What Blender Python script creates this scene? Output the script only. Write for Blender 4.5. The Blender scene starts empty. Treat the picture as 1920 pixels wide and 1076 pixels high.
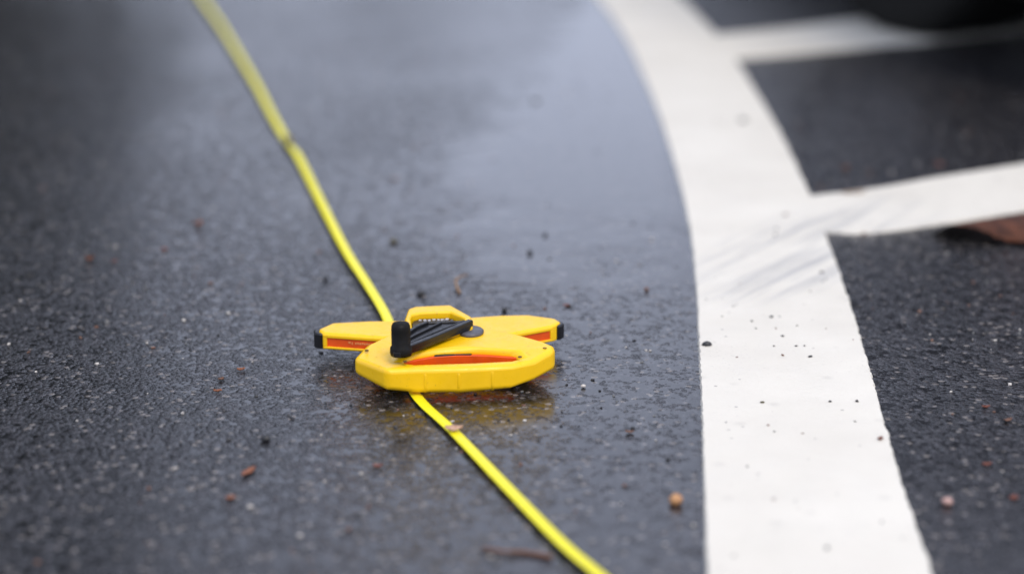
import bpy, bmesh, math, random
from mathutils import Vector, Matrix, noise as mnoise

rnd = random.Random(7)
S = bpy.context.scene
COL = S.collection

# ------------------------------------------------------------------ camera
cam_d = bpy.data.cameras.new('camera')
cam = bpy.data.objects.new('camera', cam_d)
COL.objects.link(cam)
cam.location = (0.0, 0.0, 0.535)
cam.rotation_euler = (math.radians(90 - 16.1), 0, 0)
cam_d.sensor_width = 36.0
cam_d.lens = 70.0
cam_d.clip_start = 0.05
cam_d.clip_end = 1000.0
cam_d.dof.use_dof = True
cam_d.dof.focus_distance = 1.655
cam_d.dof.aperture_fstop = 2.2
S.camera = cam

# ------------------------------------------------------------------ sky, sun, exposure
SUN_EL, SUN_AZ = math.radians(54), math.radians(150)      # azimuth clockwise from +Y
world = bpy.data.worlds.new('World')
S.world = world
world.use_nodes = True
wn, wl = world.node_tree.nodes, world.node_tree.links
wn.clear()
w_out = wn.new('ShaderNodeOutputWorld')
w_bg = wn.new('ShaderNodeBackground')
w_bg.inputs['Strength'].default_value = 0.1
sky = wn.new('ShaderNodeTexSky')
sky.sky_type = 'NISHITA'
sky.sun_disc = False
sky.sun_elevation = SUN_EL
sky.sun_rotation = SUN_AZ
sky.air_density = 1.0
sky.dust_density = 1.2
w_tc = wn.new('ShaderNodeTexCoord')
w_ns = wn.new('ShaderNodeTexNoise')
w_ns.inputs['Scale'].default_value = 2.3
w_ns.inputs['Detail'].default_value = 5.0
w_rp = wn.new('ShaderNodeMapRange')
w_rp.inputs['From Min'].default_value = 0.30
w_rp.inputs['From Max'].default_value = 0.62
w_rp.inputs['To Min'].default_value = 0.84
w_rp.inputs['To Max'].default_value = 0.98
w_mx = wn.new('ShaderNodeMix')
w_mx.data_type = 'RGBA'
w_mx.inputs['B'].default_value = (8.0, 8.7, 11.0, 1)       # cloud deck
wl.new(w_tc.outputs['Generated'], w_ns.inputs['Vector'])
wl.new(w_ns.outputs['Fac'], w_rp.inputs['Value'])
wl.new(w_rp.outputs['Result'], w_mx.inputs['Factor'])
wl.new(sky.outputs['Color'], w_mx.inputs['A'])
wl.new(w_mx.outputs['Result'], w_bg.inputs['Color'])
wl.new(w_bg.outputs['Background'], w_out.inputs['Surface'])

sun_d = bpy.data.lights.new('sun', 'SUN')
sun_d.energy = 1.5
sun_d.angle = math.radians(25)
sun_d.color = (1.0, 0.88, 0.72)
sun = bpy.data.objects.new('sun', sun_d)
COL.objects.link(sun)
_dir = Vector((math.sin(SUN_AZ) * math.cos(SUN_EL), math.cos(SUN_AZ) * math.cos(SUN_EL), math.sin(SUN_EL)))
sun.rotation_euler = _dir.to_track_quat('Z', 'Y').to_euler()
sun.location = _dir * 30

S.view_settings.view_transform = 'Standard'
S.view_settings.look = 'None'
S.view_settings.gamma = 1.0
S.view_settings.use_curve_mapping = False
S.view_settings.exposure = 0.3
S.cycles.use_denoising = True
S.cycles.max_bounces = 6


# ------------------------------------------------------------------ material helpers
class NT:
    """small helper round one node tree"""
    def __init__(self, name):
        self.m = bpy.data.materials.new(name)
        self.m.use_nodes = True
        self.n, self.l = self.m.node_tree.nodes, self.m.node_tree.links
        self.b = self.n['Principled BSDF']
        self._co = None

    def co(self):
        if self._co is None:
            self._co = self.n.new('ShaderNodeTexCoord').outputs['Object']
        return self._co

    def put(self, node, key, v):
        if v is None:
            return
        if isinstance(v, bpy.types.NodeSocket):
            self.l.new(v, node.inputs[key])
        else:
            node.inputs[key].default_value = v

    def math(self, op, a, b=None, c=None, clamp=False):
        nd = self.n.new('ShaderNodeMath')
        nd.operation = op
        nd.use_clamp = clamp
        for i, v in enumerate((a, b, c)):
            self.put(nd, i, v)
        return nd.outputs[0]

    def rng(self, v, f0, f1, t0=0.0, t1=1.0, smooth=False):
        nd = self.n.new('ShaderNodeMapRange')
        nd.interpolation_type = 'SMOOTHSTEP' if smooth else 'LINEAR'
        self.put(nd, 'Value', v)
        for k, x in (('From Min', f0), ('From Max', f1), ('To Min', t0), ('To Max', t1)):
            nd.inputs[k].default_value = x
        return nd.outputs['Result']

    def noise(self, scale, detail=3.0, rough=0.5, vec=None, dist=0.0):
        nd = self.n.new('ShaderNodeTexNoise')
        self.l.new(vec if vec is not None else self.co(), nd.inputs['Vector'])
        nd.inputs['Scale'].default_value = scale
        nd.inputs['Detail'].default_value = detail
        nd.inputs['Roughness'].default_value = rough
        nd.inputs['Distortion'].default_value = dist
        return nd.outputs['Fac']

    def voro(self, scale, feature='F1', vec=None, rand=1.0):
        nd = self.n.new('ShaderNodeTexVoronoi')
        nd.feature = feature
        self.l.new(vec if vec is not None else self.co(), nd.inputs['Vector'])
        nd.inputs['Scale'].default_value = scale
        nd.inputs['Randomness'].default_value = rand
        return nd

    def mapping(self, scale=(1, 1, 1), rot=(0, 0, 0), loc=(0, 0, 0)):
        nd = self.n.new('ShaderNodeMapping')
        self.l.new(self.co(), nd.inputs['Vector'])
        nd.inputs['Scale'].default_value = scale
        nd.inputs['Rotation'].default_value = rot
        nd.inputs['Location'].default_value = loc
        return nd.outputs['Vector']

    def mix(self, f, a, b):
        nd = self.n.new('ShaderNodeMix')
        nd.data_type = 'RGBA'
        self.put(nd, 'Factor', f)
        for k, v in (('A', a), ('B', b)):
            if isinstance(v, tuple) and len(v) == 3:
                v = (*v, 1)
            self.put(nd, k, v)
        return nd.outputs['Result']

    def bump(self, h, strength=1.0, dist=0.001, prev=None):
        nd = self.n.new('ShaderNodeBump')
        self.put(nd, 'Strength', strength)
        nd.inputs['Distance'].default_value = dist
        self.put(nd, 'Height', h)
        if prev is not None:
            self.l.new(prev, nd.inputs['Normal'])
        return nd.outputs['Normal']

    def set(self, **k):
        names = dict(color='Base Color', rough='Roughness', normal='Normal', spec='Specular IOR Level',
                     coat='Coat Weight', coatr='Coat Roughness', metal='Metallic', ior='IOR',
                     sss='Subsurface Weight', trans='Transmission Weight')
        for a, v in k.items():
            if isinstance(v, tuple) and len(v) == 3 and a == 'color':
                v = (*v, 1)
            self.put(self.b, names[a], v)
        return self.m


def plastic(name, col, rough=0.38, var=0.08, scale=60.0, grain=1400.0, gb=0.00012, dirt=None, spec=0.5):
    t = NT(name)
    n1 = t.noise(scale, 4)
    c2 = tuple(max(0.0, x * (1 - 2.2 * var)) for x in col)
    c = t.mix(t.rng(n1, 0.35, 0.7), col, c2)
    if dirt is not None:
        d = t.rng(t.noise(170.0, 5, 0.65), 0.62, 0.72)
        c = t.mix(t.math('MULTIPLY', d, 0.45), c, dirt)
    r = t.rng(t.noise(220.0, 3), 0.3, 0.7, rough * 0.75, rough * 1.3)
    nb = t.bump(t.noise(grain, 2), 0.6, gb)
    return t.set(color=c, rough=r, normal=nb, spec=spec)


def debris_mat(name, col, col2, rough=0.45):
    t = NT(name)
    c = t.mix(t.rng(t.noise(420.0, 4, 0.6), 0.35, 0.65), col, col2)
    return t.set(color=c, rough=rough, normal=t.bump(t.noise(700.0, 3), 0.8, 0.0006))


# asphalt: stones in a dark binder with rain water standing in the hollows
def asphalt_mat():
    t = NT('wet_asphalt')
    co = t.co()
    sx = t.n.new('ShaderNodeSeparateXYZ')
    t.l.new(co, sx.inputs[0])
    X, Y = sx.outputs['X'], sx.outputs['Y']
    v1 = t.voro(265.0)
    v2 = t.voro(560.0)
    vc = t.n.new('ShaderNodeSeparateColor')
    t.l.new(v1.outputs['Color'], vc.inputs[0])
    tilt = t.math('MULTIPLY', vc.outputs[0], 0.40)
    h = t.math('SUBTRACT', 1.0, t.math('MULTIPLY', v1.outputs['Distance'], 1.15))
    h = t.math('ADD', h, tilt)
    h = t.math('SMOOTH_MIN', h, 0.78, 0.15)
    h = t.math('ADD', h, t.math('MULTIPLY', v2.outputs['Distance'], -0.22))
    h = t.math('ADD', h, t.math('MULTIPLY', t.noise(900.0, 3), 0.26))
    h = t.math('ADD', h, t.rng(t.noise(70.0, 2), 0.3, 0.7, -0.35, 0.35))
    # water level: broad film plus one shallow puddle beside the curved line
    big = t.rng(t.noise(3.1, 3, 0.5), 0.3, 0.7, -0.11, 0.11)
    wob = t.rng(t.noise(9.0, 3, 0.5), 0.3, 0.7, -0.035, 0.035)
    edge = t.math('ADD', t.math('MULTIPLY', t.math('MAXIMUM', t.math('SUBTRACT', Y, 2.35), 0.0), 0.105), -0.06)
    side = t.rng(t.math('ADD', t.math('SUBTRACT', X, edge), wob), -0.02, 0.05, smooth=True)
    rgt = t.rng(X, 0.22, 0.30, 1.0, 0.0, smooth=True)
    near = t.rng(t.math('ADD', Y, t.math('MULTIPLY', wob, 4.0)), 1.78, 2.25, smooth=True)
    far = t.rng(Y, 4.6, 5.4, 1.0, 0.0, smooth=True)
    pud = t.math('MULTIPLY', t.math('MULTIPLY', side, rgt), t.math('MULTIPLY', near, far))
    film = t.rng(X, -0.22, 0.10, 0.34, 0.70, smooth=True)
    film = t.math('ADD', film, t.rng(Y, 1.60, 2.4, 0.0, 0.18, smooth=True))
    film = t.math('MULTIPLY', film, t.rng(X, 0.22, 0.34, 1.0, 0.60, smooth=True))
    lev = t.math('ADD', t.math('ADD', film, big), t.math('MULTIPLY', pud, 1.6))
    wet_h = t.math('SMOOTH_MAX', h, lev, 0.12)
    under = t.rng(t.math('SUBTRACT', lev, h), -0.08, 0.10, smooth=True)
    tone = t.math('POWER', vc.outputs[1], 3.0)
    c = t.mix(tone, (0.011, 0.011, 0.013), (0.070, 0.068, 0.074))
    c = t.mix(t.rng(vc.outputs[2], 0.960, 0.972), c, (0.20, 0.18, 0.165))
    c = t.mix(t.rng(t.noise(1.7, 4, 0.6), 0.4, 0.7, 0.0, 0.45), c, (0.034, 0.033, 0.036))
    c = t.mix(t.rng(h, 0.25, 0.62, 0.85, 0.0), c, (0.004, 0.004, 0.005))
    r = t.rng(t.noise(300.0, 2), 0.3, 0.7, 0.18, 0.32)
    r = t.math('ADD', t.math('MULTIPLY', r, t.math('SUBTRACT', 1.0, under)), t.math('MULTIPLY', under, t.rng(pud, 0.0, 1.0, 0.19, 0.10)))
    nb = t.bump(wet_h, 1.0, 0.0012)
    return t.set(color=c, rough=r, normal=nb, spec=0.5, coat=t.rng(under, 0.0, 1.0, 0.05, 0.22), coatr=0.14)


def paint_mat():
    t = NT('white_road_paint')
    co = t.co()
    sx = t.n.new('ShaderNodeSeparateXYZ')
    t.l.new(co, sx.inputs[0])
    X, Y = sx.outputs['X'], sx.outputs['Y']
    c = t.mix(t.rng(t.noise(5.0, 4, 0.6), 0.35, 0.7), (0.75, 0.718, 0.63), (0.67, 0.635, 0.55))
    # rubber scuffs dragged across the junction
    cs, sn = math.cos(math.radians(33)), math.sin(math.radians(33))
    ex, ey = t.math('SUBTRACT', X, 0.315), t.math('SUBTRACT', Y, 2.00)
    along = t.math('ADD', t.math('MULTIPLY', ex, sn), t.math('MULTIPLY', ey, cs))
    across = t.math('SUBTRACT', t.math('MULTIPLY', ex, cs), t.math('MULTIPLY', ey, sn))

    def streak(a, b):
        nd = t.n.new('ShaderNodeCombineXYZ')
        t.put(nd, 0, t.math('MULTIPLY', across, a))
        t.put(nd, 1, t.math('MULTIPLY', along, b))
        return nd.outputs[0]
    st = t.rng(t.noise(1.0, 5, 0.65, vec=streak(55.0, 3.2)), 0.46, 0.68)
    st = t.math('MAXIMUM', st, t.math('MULTIPLY', t.rng(t.noise(1.0, 3, 0.6, vec=streak(170.0, 6.0)), 0.55, 0.70), 0.7))
    d = t.math('ADD', t.math('POWER', t.math('DIVIDE', across, 0.105), 2.0), t.math('POWER', t.math('DIVIDE', along, 0.30), 2.0))
    area = t.rng(d, 0.2, 1.0, 1.0, 0.0, smooth=True)
    c = t.mix(t.math('MULTIPLY', t.math('MULTIPLY', st, area), 0.62), c, (0.27, 0.28, 0.30))
    # worn grain: binder and stone tips showing through thin paint
    wear = t.math('MULTIPLY', t.rng(t.noise(420.0, 3, 0.6), 0.60, 0.70), t.rng(t.noise(7.0, 3), 0.40, 0.65))
    c = t.mix(t.math('MULTIPLY', wear, 0.35), c, (0.30, 0.29, 0.27))
    # grime specks and small pits where binder shows
    v = t.voro(95.0)
    vs = t.n.new('ShaderNodeSeparateColor')
    t.l.new(v.outputs['Color'], vs.inputs[0])
    keep = t.rng(vs.outputs[0], 0.86, 0.88)
    dot = t.rng(v.outputs['Distance'], 0.10, 0.17, 1.0, 0.0)
    c = t.mix(t.math('MULTIPLY', t.math('MULTIPLY', keep, dot), 0.5), c, (0.10, 0.09, 0.085))
    v2 = t.voro(38.0)
    vs2 = t.n.new('ShaderNodeSeparateColor')
    t.l.new(v2.outputs['Color'], vs2.inputs[0])
    sm = t.math('MULTIPLY', t.rng(vs2.outputs[0], 0.7, 0.72), t.rng(v2.outputs['Distance'], 0.05, 0.25, 1.0, 0.0))
    c = t.mix(t.math('MULTIPLY', sm, 0.22), c, (0.35, 0.33, 0.30))
    h = t.math('ADD', t.math('MULTIPLY', t.voro(215.0).outputs['Distance'], -0.6), t.noise(700.0, 3))
    nb = t.bump(h, 0.55, 0.0006)
    return t.set(color=c, rough=t.rng(t.noise(30.0, 3), 0.3, 0.7, 0.45, 0.62), normal=nb, spec=0.35)


M = {}
M['asphalt'] = asphalt_mat()
M['paint'] = paint_mat()
M['yellow'] = plastic('yellow_plastic', (0.98, 0.585, 0.003), 0.36, 0.03, dirt=(0.30, 0.19, 0.02))
M['orange'] = plastic('orange_plastic', (0.85, 0.095, 0.003), 0.42, 0.10)
M['pale_print'] = plastic('pale_orange_print', (0.85, 0.30, 0.09), 0.5, 0.05)
M['black'] = plastic('black_plastic', (0.007, 0.007, 0.008), 0.36, 0.1, spec=0.4)
M['rubber'] = plastic('black_rubber', (0.004, 0.0036, 0.0035), 0.6, 0.1, spec=0.25)
M['grey'] = plastic('grey_steel', (0.10, 0.10, 0.115), 0.35, 0.2)
M['white_print'] = plastic('white_print', (0.60, 0.60, 0.63), 0.5, 0.12)
M['screw'] = plastic('brown_screw', (0.16, 0.085, 0.01), 0.5, 0.1)
M['tape'] = plastic('yellow_tape', (0.88, 0.80, 0.012), 0.38, 0.02, scale=20.0)
M['tape_mark'] = plastic('tape_dirt', (0.16, 0.11, 0.02), 0.5, 0.1)


# ------------------------------------------------------------------ mesh helpers
def link(name, bm_or_me, mat, parent=None, smooth=True):
    if isinstance(bm_or_me, bmesh.types.BMesh):
        me = bpy.data.meshes.new(name)
        bmesh.ops.recalc_face_normals(bm_or_me, faces=bm_or_me.faces)
        bm_or_me.to_mesh(me)
        bm_or_me.free()
    else:
        me = bm_or_me
    if mat is not None:
        me.materials.append(mat)
    if smooth:
        me.polygons.foreach_set('use_smooth', [True] * len(me.polygons))
    o = bpy.data.objects.new(name, me)
    COL.objects.link(o)
    if parent is not None:
        o.parent = parent
    return o


def bevel(o, w, seg=3, ang=35):
    m = o.modifiers.new('bevel', 'BEVEL')
    m.width = w
    m.segments = seg
    m.limit_method = 'ANGLE'
    m.angle_limit = math.radians(ang)
    m.harden_normals = True
    m.use_clamp_overlap = True
    return o


def tag(o, label=None, cat=None, group=None, kind=None):
    for k, v in (('label', label), ('category', cat), ('group', group), ('kind', kind)):
        if v:
            o[k] = v
    return o


def empty(name, loc, rz=0.0):
    o = bpy.data.objects.new(name, None)
    o.empty_display_size = 0.05
    COL.objects.link(o)
    o.location = loc
    o.rotation_euler = (0, 0, rz)
    return o


def prism(pts, z0, z1, holes=()):
    """flat polygon (with holes) pulled up from z0 to z1"""
    bm = bmesh.new()
    edges = []
    for loop in (pts, *holes):
        vs = [bm.verts.new((x, y, z0)) for x, y in loop]
        for i in range(len(vs)):
            edges.append(bm.edges.new((vs[i], vs[(i + 1) % len(vs)])))
    if holes:
        bmesh.ops.triangle_fill(bm, edges=edges, use_beauty=True)
    else:
        bm.faces.new(list(bm.verts))
    ex = bmesh.ops.extrude_face_region(bm, geom=list(bm.faces))
    for v in ex['geom']:
        if isinstance(v, bmesh.types.BMVert):
            v.co.z = z1
    return bm


def add_box(bm, c, size, rz=0.0, rot=None):
    m = Matrix.Translation(c) @ (rot.to_4x4() if rot is not None else Matrix.Rotation(rz, 4, 'Z')) @ Matrix.Diagonal((*size, 1))
    bmesh.ops.create_cube(bm, size=1.0, matrix=m)


def lathe(profile, n=28, axis='Z'):
    """profile of (radius, height) turned round Z"""
    bm = bmesh.new()
    rings = []
    for r, z in profile:
        if r < 1e-6:
            rings.append([bm.verts.new((0, 0, z))])
        else:
            rings.append([bm.verts.new((r * math.cos(2 * math.pi * i / n), r * math.sin(2 * math.pi * i / n), z)) for i in range(n)])
    for a, b in zip(rings, rings[1:]):
        for i in range(n):
            j = (i + 1) % n
            if len(a) == 1 and len(b) == 1:
                continue
            if len(a) == 1:
                bm.faces.new((a[0], b[i], b[j]))
            elif len(b) == 1:
                bm.faces.new((a[i], b[0], a[j]))
            else:
                bm.faces.new((a[i], b[i], b[j], a[j]))
    if axis == 'Y':
        bmesh.ops.rotate(bm, verts=bm.verts, matrix=Matrix.Rotation(math.radians(-90), 3, 'X'))
    return bm


def catmull(pts, step):
    """smooth dense polyline through 2D / 3D points"""
    P = [Vector(p) for p in pts]
    P = [P[0] * 2 - P[1]] + P + [P[-1] * 2 - P[-2]]
    out = []
    for i in range(1, len(P) - 2):
        a, b, c, d = P[i - 1], P[i], P[i + 1], P[i + 2]
        n = max(1, int((c - b).length / step))
        for k in range(n):
            s = k / n
            out.append(0.5 * ((2 * b) + (c - a) * s + (2 * a - 5 * b + 4 * c - d) * s * s + (3 * b - a - 3 * c + d) * s ** 3))
    out.append(P[-2].copy())
    return out


def resample(line, n):
    L = [0.0]
    for a, b in zip(line, line[1:]):
        L.append(L[-1] + (b - a).length)
    out, j = [], 0
    for i in range(n):
        s = L[-1] * i / (n - 1)
        while j < len(L) - 2 and L[j + 1] < s:
            j += 1
        f = (s - L[j]) / max(1e-9, L[j + 1] - L[j])
        out.append(line[j].lerp(line[j + 1], min(1.0, max(0.0, f))))
    return out


# ------------------------------------------------------------------ road and its markings
bm = bmesh.new()
bmesh.ops.create_grid(bm, x_segments=4, y_segments=4, size=260.0)
road = link('road', bm, M['asphalt'], smooth=False)
tag(road, 'wet dark asphalt with rain film and a puddle', kind='structure')


def ragged(p, side, amp):
    n = mnoise.noise(Vector((p.x * 160, p.y * 160, side * 7.3))) * 0.7 + mnoise.noise(Vector((p.x * 420, p.y * 420, side * 3.1))) * 0.5 \
        + mnoise.noise(Vector((p.x * 45, p.y * 45, side * 1.7))) * 0.5
    return n * amp * (1.6 if side == 2 else 1.0)


def band(name, left, right, n, thick, amp, z=0.0):
    a, b = resample(catmull(left, 0.01), n), resample(catmull(right, 0.01), n)
    bm = bmesh.new()
    rows = []
    for i in range(n):
        p, q = a[i], b[i]
        u = (q - p).normalized()
        p = p + u * ragged(p, 1, amp)
        q = q + u * ragged(q, 2, amp)
        inset = 0.0012
        row = [(p.x, p.y, 0.0), (p.x + u.x * inset, p.y + u.y * inset, thick)]
        for k in range(1, 6):
            m = p.lerp(q, k / 6)
            row.append((m.x, m.y, thick + 0.0004 * mnoise.noise(Vector((m.x * 30, m.y * 30, 0)))))
        row += [(q.x - u.x * inset, q.y - u.y * inset, thick), (q.x, q.y, 0.0)]
        rows.append([bm.verts.new((x, y, zz + z)) for x, y, zz in row])
    for r0, r1 in zip(rows, rows[1:]):
        for k in range(len(r0) - 1):
            bm.faces.new((r0[k], r0[k + 1], r1[k + 1], r1[k]))
    for r in (rows[0], rows[-1]):
        bm.faces.new(r)
    return link(name, bm, M['paint'], smooth=False)


Lp = [(0.097, 0.72), (0.1115, 0.95), (0.1258, 1.1848), (0.1323, 1.2695), (0.142, 1.3915), (0.1517, 1.5105), (0.1648, 1.6799), (0.1775, 1.8498),
      (0.1885, 2.0321), (0.1965, 2.2509), (0.2015, 2.5518), (0.2010, 2.9387), (0.1900, 3.4546), (0.1600, 3.95), (0.110, 4.6), (0.03, 5.5), (-0.10, 6.6)]
Rp = [(0.243, 0.72), (0.257, 0.95), (0.2716, 1.1848), (0.2804, 1.328), (0.291, 1.4608), (0.3034, 1.6053), (0.3142, 1.7443), (0.3228, 1.8686),
      (0.3345, 2.0658), (0.3430, 2.2297), (0.3520, 2.4857), (0.3560, 2.7323), (0.3575, 3.1263), (0.350, 3.45), (0.322, 3.95), (0.276, 4.6), (0.198, 5.52), (0.07, 6.66)]
mk = band('road_marking', Lp, Rp, 2600, 0.0032, 0.0011)
tag(mk, 'broad white curved line painted on wet asphalt', kind='structure')
mk = band('road_marking', [(0.325, 2.215), (0.4228, 2.2617), (0.5094, 2.3197), (0.6293, 2.3925), (1.3, 2.80), (2.4, 3.47)],
          [(0.325, 2.066), (0.3777, 2.056), (0.4633, 2.0958), (0.5708, 2.1559), (1.3, 2.60), (2.4, 3.27)], 1100, 0.0026, 0.0011)
tag(mk, 'nearer white side line branching off the curved line', kind='structure')
mk = band('road_marking', [(0.335, 3.40), (0.4879, 3.4911), (0.6649, 3.630), (0.80, 3.74), (1.6, 4.30), (2.6, 5.0)],
          [(0.345, 3.16), (0.45, 3.2079), (0.6025, 3.2881), (0.80, 3.40), (1.6, 3.95), (2.6, 4.65)], 900, 0.0026, 0.0012)
tag(mk, 'farther white side line running towards the tyre', kind='structure')

# ------------------------------------------------------------------ measuring tape on the ground
TW = 0.0091
tp = [(-1.15, 6.2, 0.012), (-0.7247, 4.3541, 0.011), (-0.5834, 3.7766, 0.009), (-0.5052, 3.4567, 0.009), (-0.4356, 3.1599, 0.008), (-0.3719, 2.8829, 0.007), (-0.3225, 2.6567, 0.006),
      (-0.2850, 2.4962, 0.0045), (-0.2670, 2.4279, 0.005), (-0.2150, 2.179, 0.006), (-0.1705, 1.9707, 0.006), (-0.1386, 1.8419, 0.0055), (-0.1150, 1.7413, 0.0050), (-0.0985, 1.64, 0.0030),
      (-0.0782, 1.5306, 0.0025), (-0.0452, 1.4427, 0.0034), (-0.0028, 1.3240, 0.0042), (0.0335, 1.2250, 0.0048), (0.0640, 1.1530, 0.0056), (0.12, 1.00, 0.007), (0.21, 0.79, 0.008)]
line = catmull(tp, 0.006)
bm = bmesh.new()
rows = []
N = len(line)
for i, p in enumerate(line):
    d = (line[min(i + 1, N - 1)] - line[max(i - 1, 0)]).normalized()
    s = d.cross(Vector((0, 0, 1))).normalized()
    roll = 0.22 * mnoise.noise(Vector((0, p.y * 1.6, 3.3)))
    # a slight crease where the ribbon was once folded
    cr = math.exp(-((p.y - 2.495) / 0.035) ** 2)
    roll += 0.40 * cr
    s = (s * math.cos(roll) + Vector((0, 0, 1)) * math.sin(roll))
    up = s.cross(d).normalized()
    if up.z < 0:
        up = -up
    row = []
    for k in range(5):
        u = k / 4 - 0.5
        row.append(p + s * (u * TW) + up * (0.0009 * (1 - 4 * u * u)))
    low = [v - up * 0.00045 for v in row]
    rows.append([bm.verts.new(v) for v in row + low[::-1]])
for a, b in zip(rows, rows[1:]):
    for k in range(10):
        j = (k + 1) % 10
        bm.faces.new((a[k], a[j], b[j], b[k]))
bm.faces.new(rows[0])
bm.faces.new(rows[-1])
tape = link('measuring_tape', bm, M['tape'], smooth=False)
tag(tape, 'long thin yellow measuring tape running across the wet asphalt under the reel', 'measuring tape')

# smear of dirt where the ribbon was folded
bm = bmesh.new()
pr0 = None
for p in [q for q in line if 2.478 < q.y < 2.516]:
    row = [bm.verts.new(p + Vector((u * TW + 0.002 * mnoise.noise(Vector((u * 9, p.y * 90, 0))), 0.003 * mnoise.noise(Vector((u * 5, p.y * 60, 4))), 0.0052 + 0.006 * max(0.0, u)))) for u in (-0.42, -0.2, 0.0, 0.2, 0.42)]
    if pr0:
        for k in range(4):
            bm.faces.new((pr0[k], pr0[k + 1], row[k + 1], row[k]))
    pr0 = row
link('dirt_smear', bm, M['tape_mark'], tape, smooth=False)

# ------------------------------------------------------------------ tape reel
OX, OY = -0.060, 1.590
reel = empty('tape_reel', (OX, OY, 0.0))
tag(reel, 'yellow plastic tape reel with orange insides and a black folded crank', 'tape reel')


def loc(pts):
    return [(x - OX, y - OY) for x, y in pts]


def lv(x, y, z):
    return Vector((x - OX, y - OY, z))


# D-shaped handle plate
outer = [(-0.1300, 1.5520), (-0.1010, 1.5200), (-0.0780, 1.5235), (-0.0420, 1.5255), (0.0000, 1.5325), (0.0190, 1.5450), (0.0352, 1.5640), (0.0358, 1.5735),
         (0.0267, 1.5867), (0.0072, 1.6045), (-0.0150, 1.6200), (-0.0400, 1.6290), (-0.0800, 1.6270), (-0.1010, 1.6090), (-0.1110, 1.5940), (-0.1220, 1.5750)]
hole = [(-0.0905, 1.5420), (-0.0780, 1.5540), (-0.0640, 1.5620), (-0.0453, 1.5670), (-0.0230, 1.5660), (0.0020, 1.5600), (0.0065, 1.5510), (-0.0010, 1.5450), (-0.0303, 1.5400), (-0.0790, 1.5355)]
handle = link('handle', prism(loc(outer), 0.0045, 0.0305, [loc(hole)]), M['yellow'], reel)
# lift the chamfered ends of the grip a little, as the moulded one does
for v in handle.data.vertices:
    wx = v.co.x + OX
    if v.co.z < 0.02 and v.co.y + OY < 1.60:
        e = max(0.0, (abs(wx + 0.042) - 0.030) / 0.055)
        v.co.z += 0.0085 * min(1.0, e)
    if v.co.z > 0.02 and v.co.y + OY < 1.5525:
        v.co.z -= 0.0034
bevel(handle, 0.0072, 5, 24)

# faint moulded bands round the front of the grip
for gx in (-0.0700, -0.0430, -0.0160):
    yf = 1.5255 + (gx + 0.042) * (0.167 if gx > -0.042 else 0.055)
    R_, e_ = 0.0072, 0.0004
    pr_ = [(yf + R_ * (1 - math.sin(a)) - e_ * math.sin(a), 0.0271 - R_ + (R_ + e_) * math.cos(a)) for a in [math.radians(q) for q in range(10, 91, 10)]]
    pr_ += [(yf + R_ * (1 - math.cos(a)) - e_ * math.cos(a), 0.0045 + R_ - (R_ + e_) * math.sin(a)) for a in [math.radians(q) for q in range(0, 71, 10)]]
    bm = bmesh.new()
    rr = []
    for (dx_, off) in ((-0.0016, 0.0012), (-0.0010, 0.0), (0.0010, 0.0), (0.0016, 0.0012)):
        rr.append([bm.verts.new(lv(gx + dx_, y_ + off + dx_ * 0.1, z_)) for y_, z_ in pr_])
    for a, b in zip(rr, rr[1:]):
        for k in range(len(a) - 1):
            bm.faces.new((a[k], a[k + 1], b[k + 1], b[k]))
    link('grip_band', bm, M['yellow'], reel)

# orange core that shows inside the handle opening
core = link('inner_drum', prism(loc([(-0.0880, 1.5440), (-0.0770, 1.5515), (-0.0640, 1.5585), (-0.0453, 1.5630), (-0.0230, 1.5622), (0.0010, 1.5570), (0.0060, 1.5560), (0.0100, 1.5660), (-0.0100, 1.5740), (-0.0600, 1.5740), (-0.0900, 1.5600)]), 0.0090, 0.0252), M['orange'], reel)
bevel(core, 0.0008, 2)
link('bottom_plate', prism(loc([(-0.0880, 1.5440), (-0.0770, 1.5515), (-0.0640, 1.5585), (-0.0453, 1.5630), (-0.0230, 1.5622), (0.0010, 1.5570), (0.0060, 1.5560), (0.0100, 1.5660), (-0.0100, 1.5740), (-0.0600, 1.5740), (-0.0900, 1.5600)]), 0.0052, 0.0088), M['yellow'], reel, smooth=False)
gap_shade = link('drum_gap_shade', prism(loc([(-0.0640, 1.5592), (-0.0453, 1.5634), (-0.0340, 1.5632), (-0.0330, 1.5660), (-0.0640, 1.5640)]), 0.0240, 0.0260), M['black'], reel)  # solid black strip standing in for the shadow above the core
bevel(gap_shade, 0.0006, 2)

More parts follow.
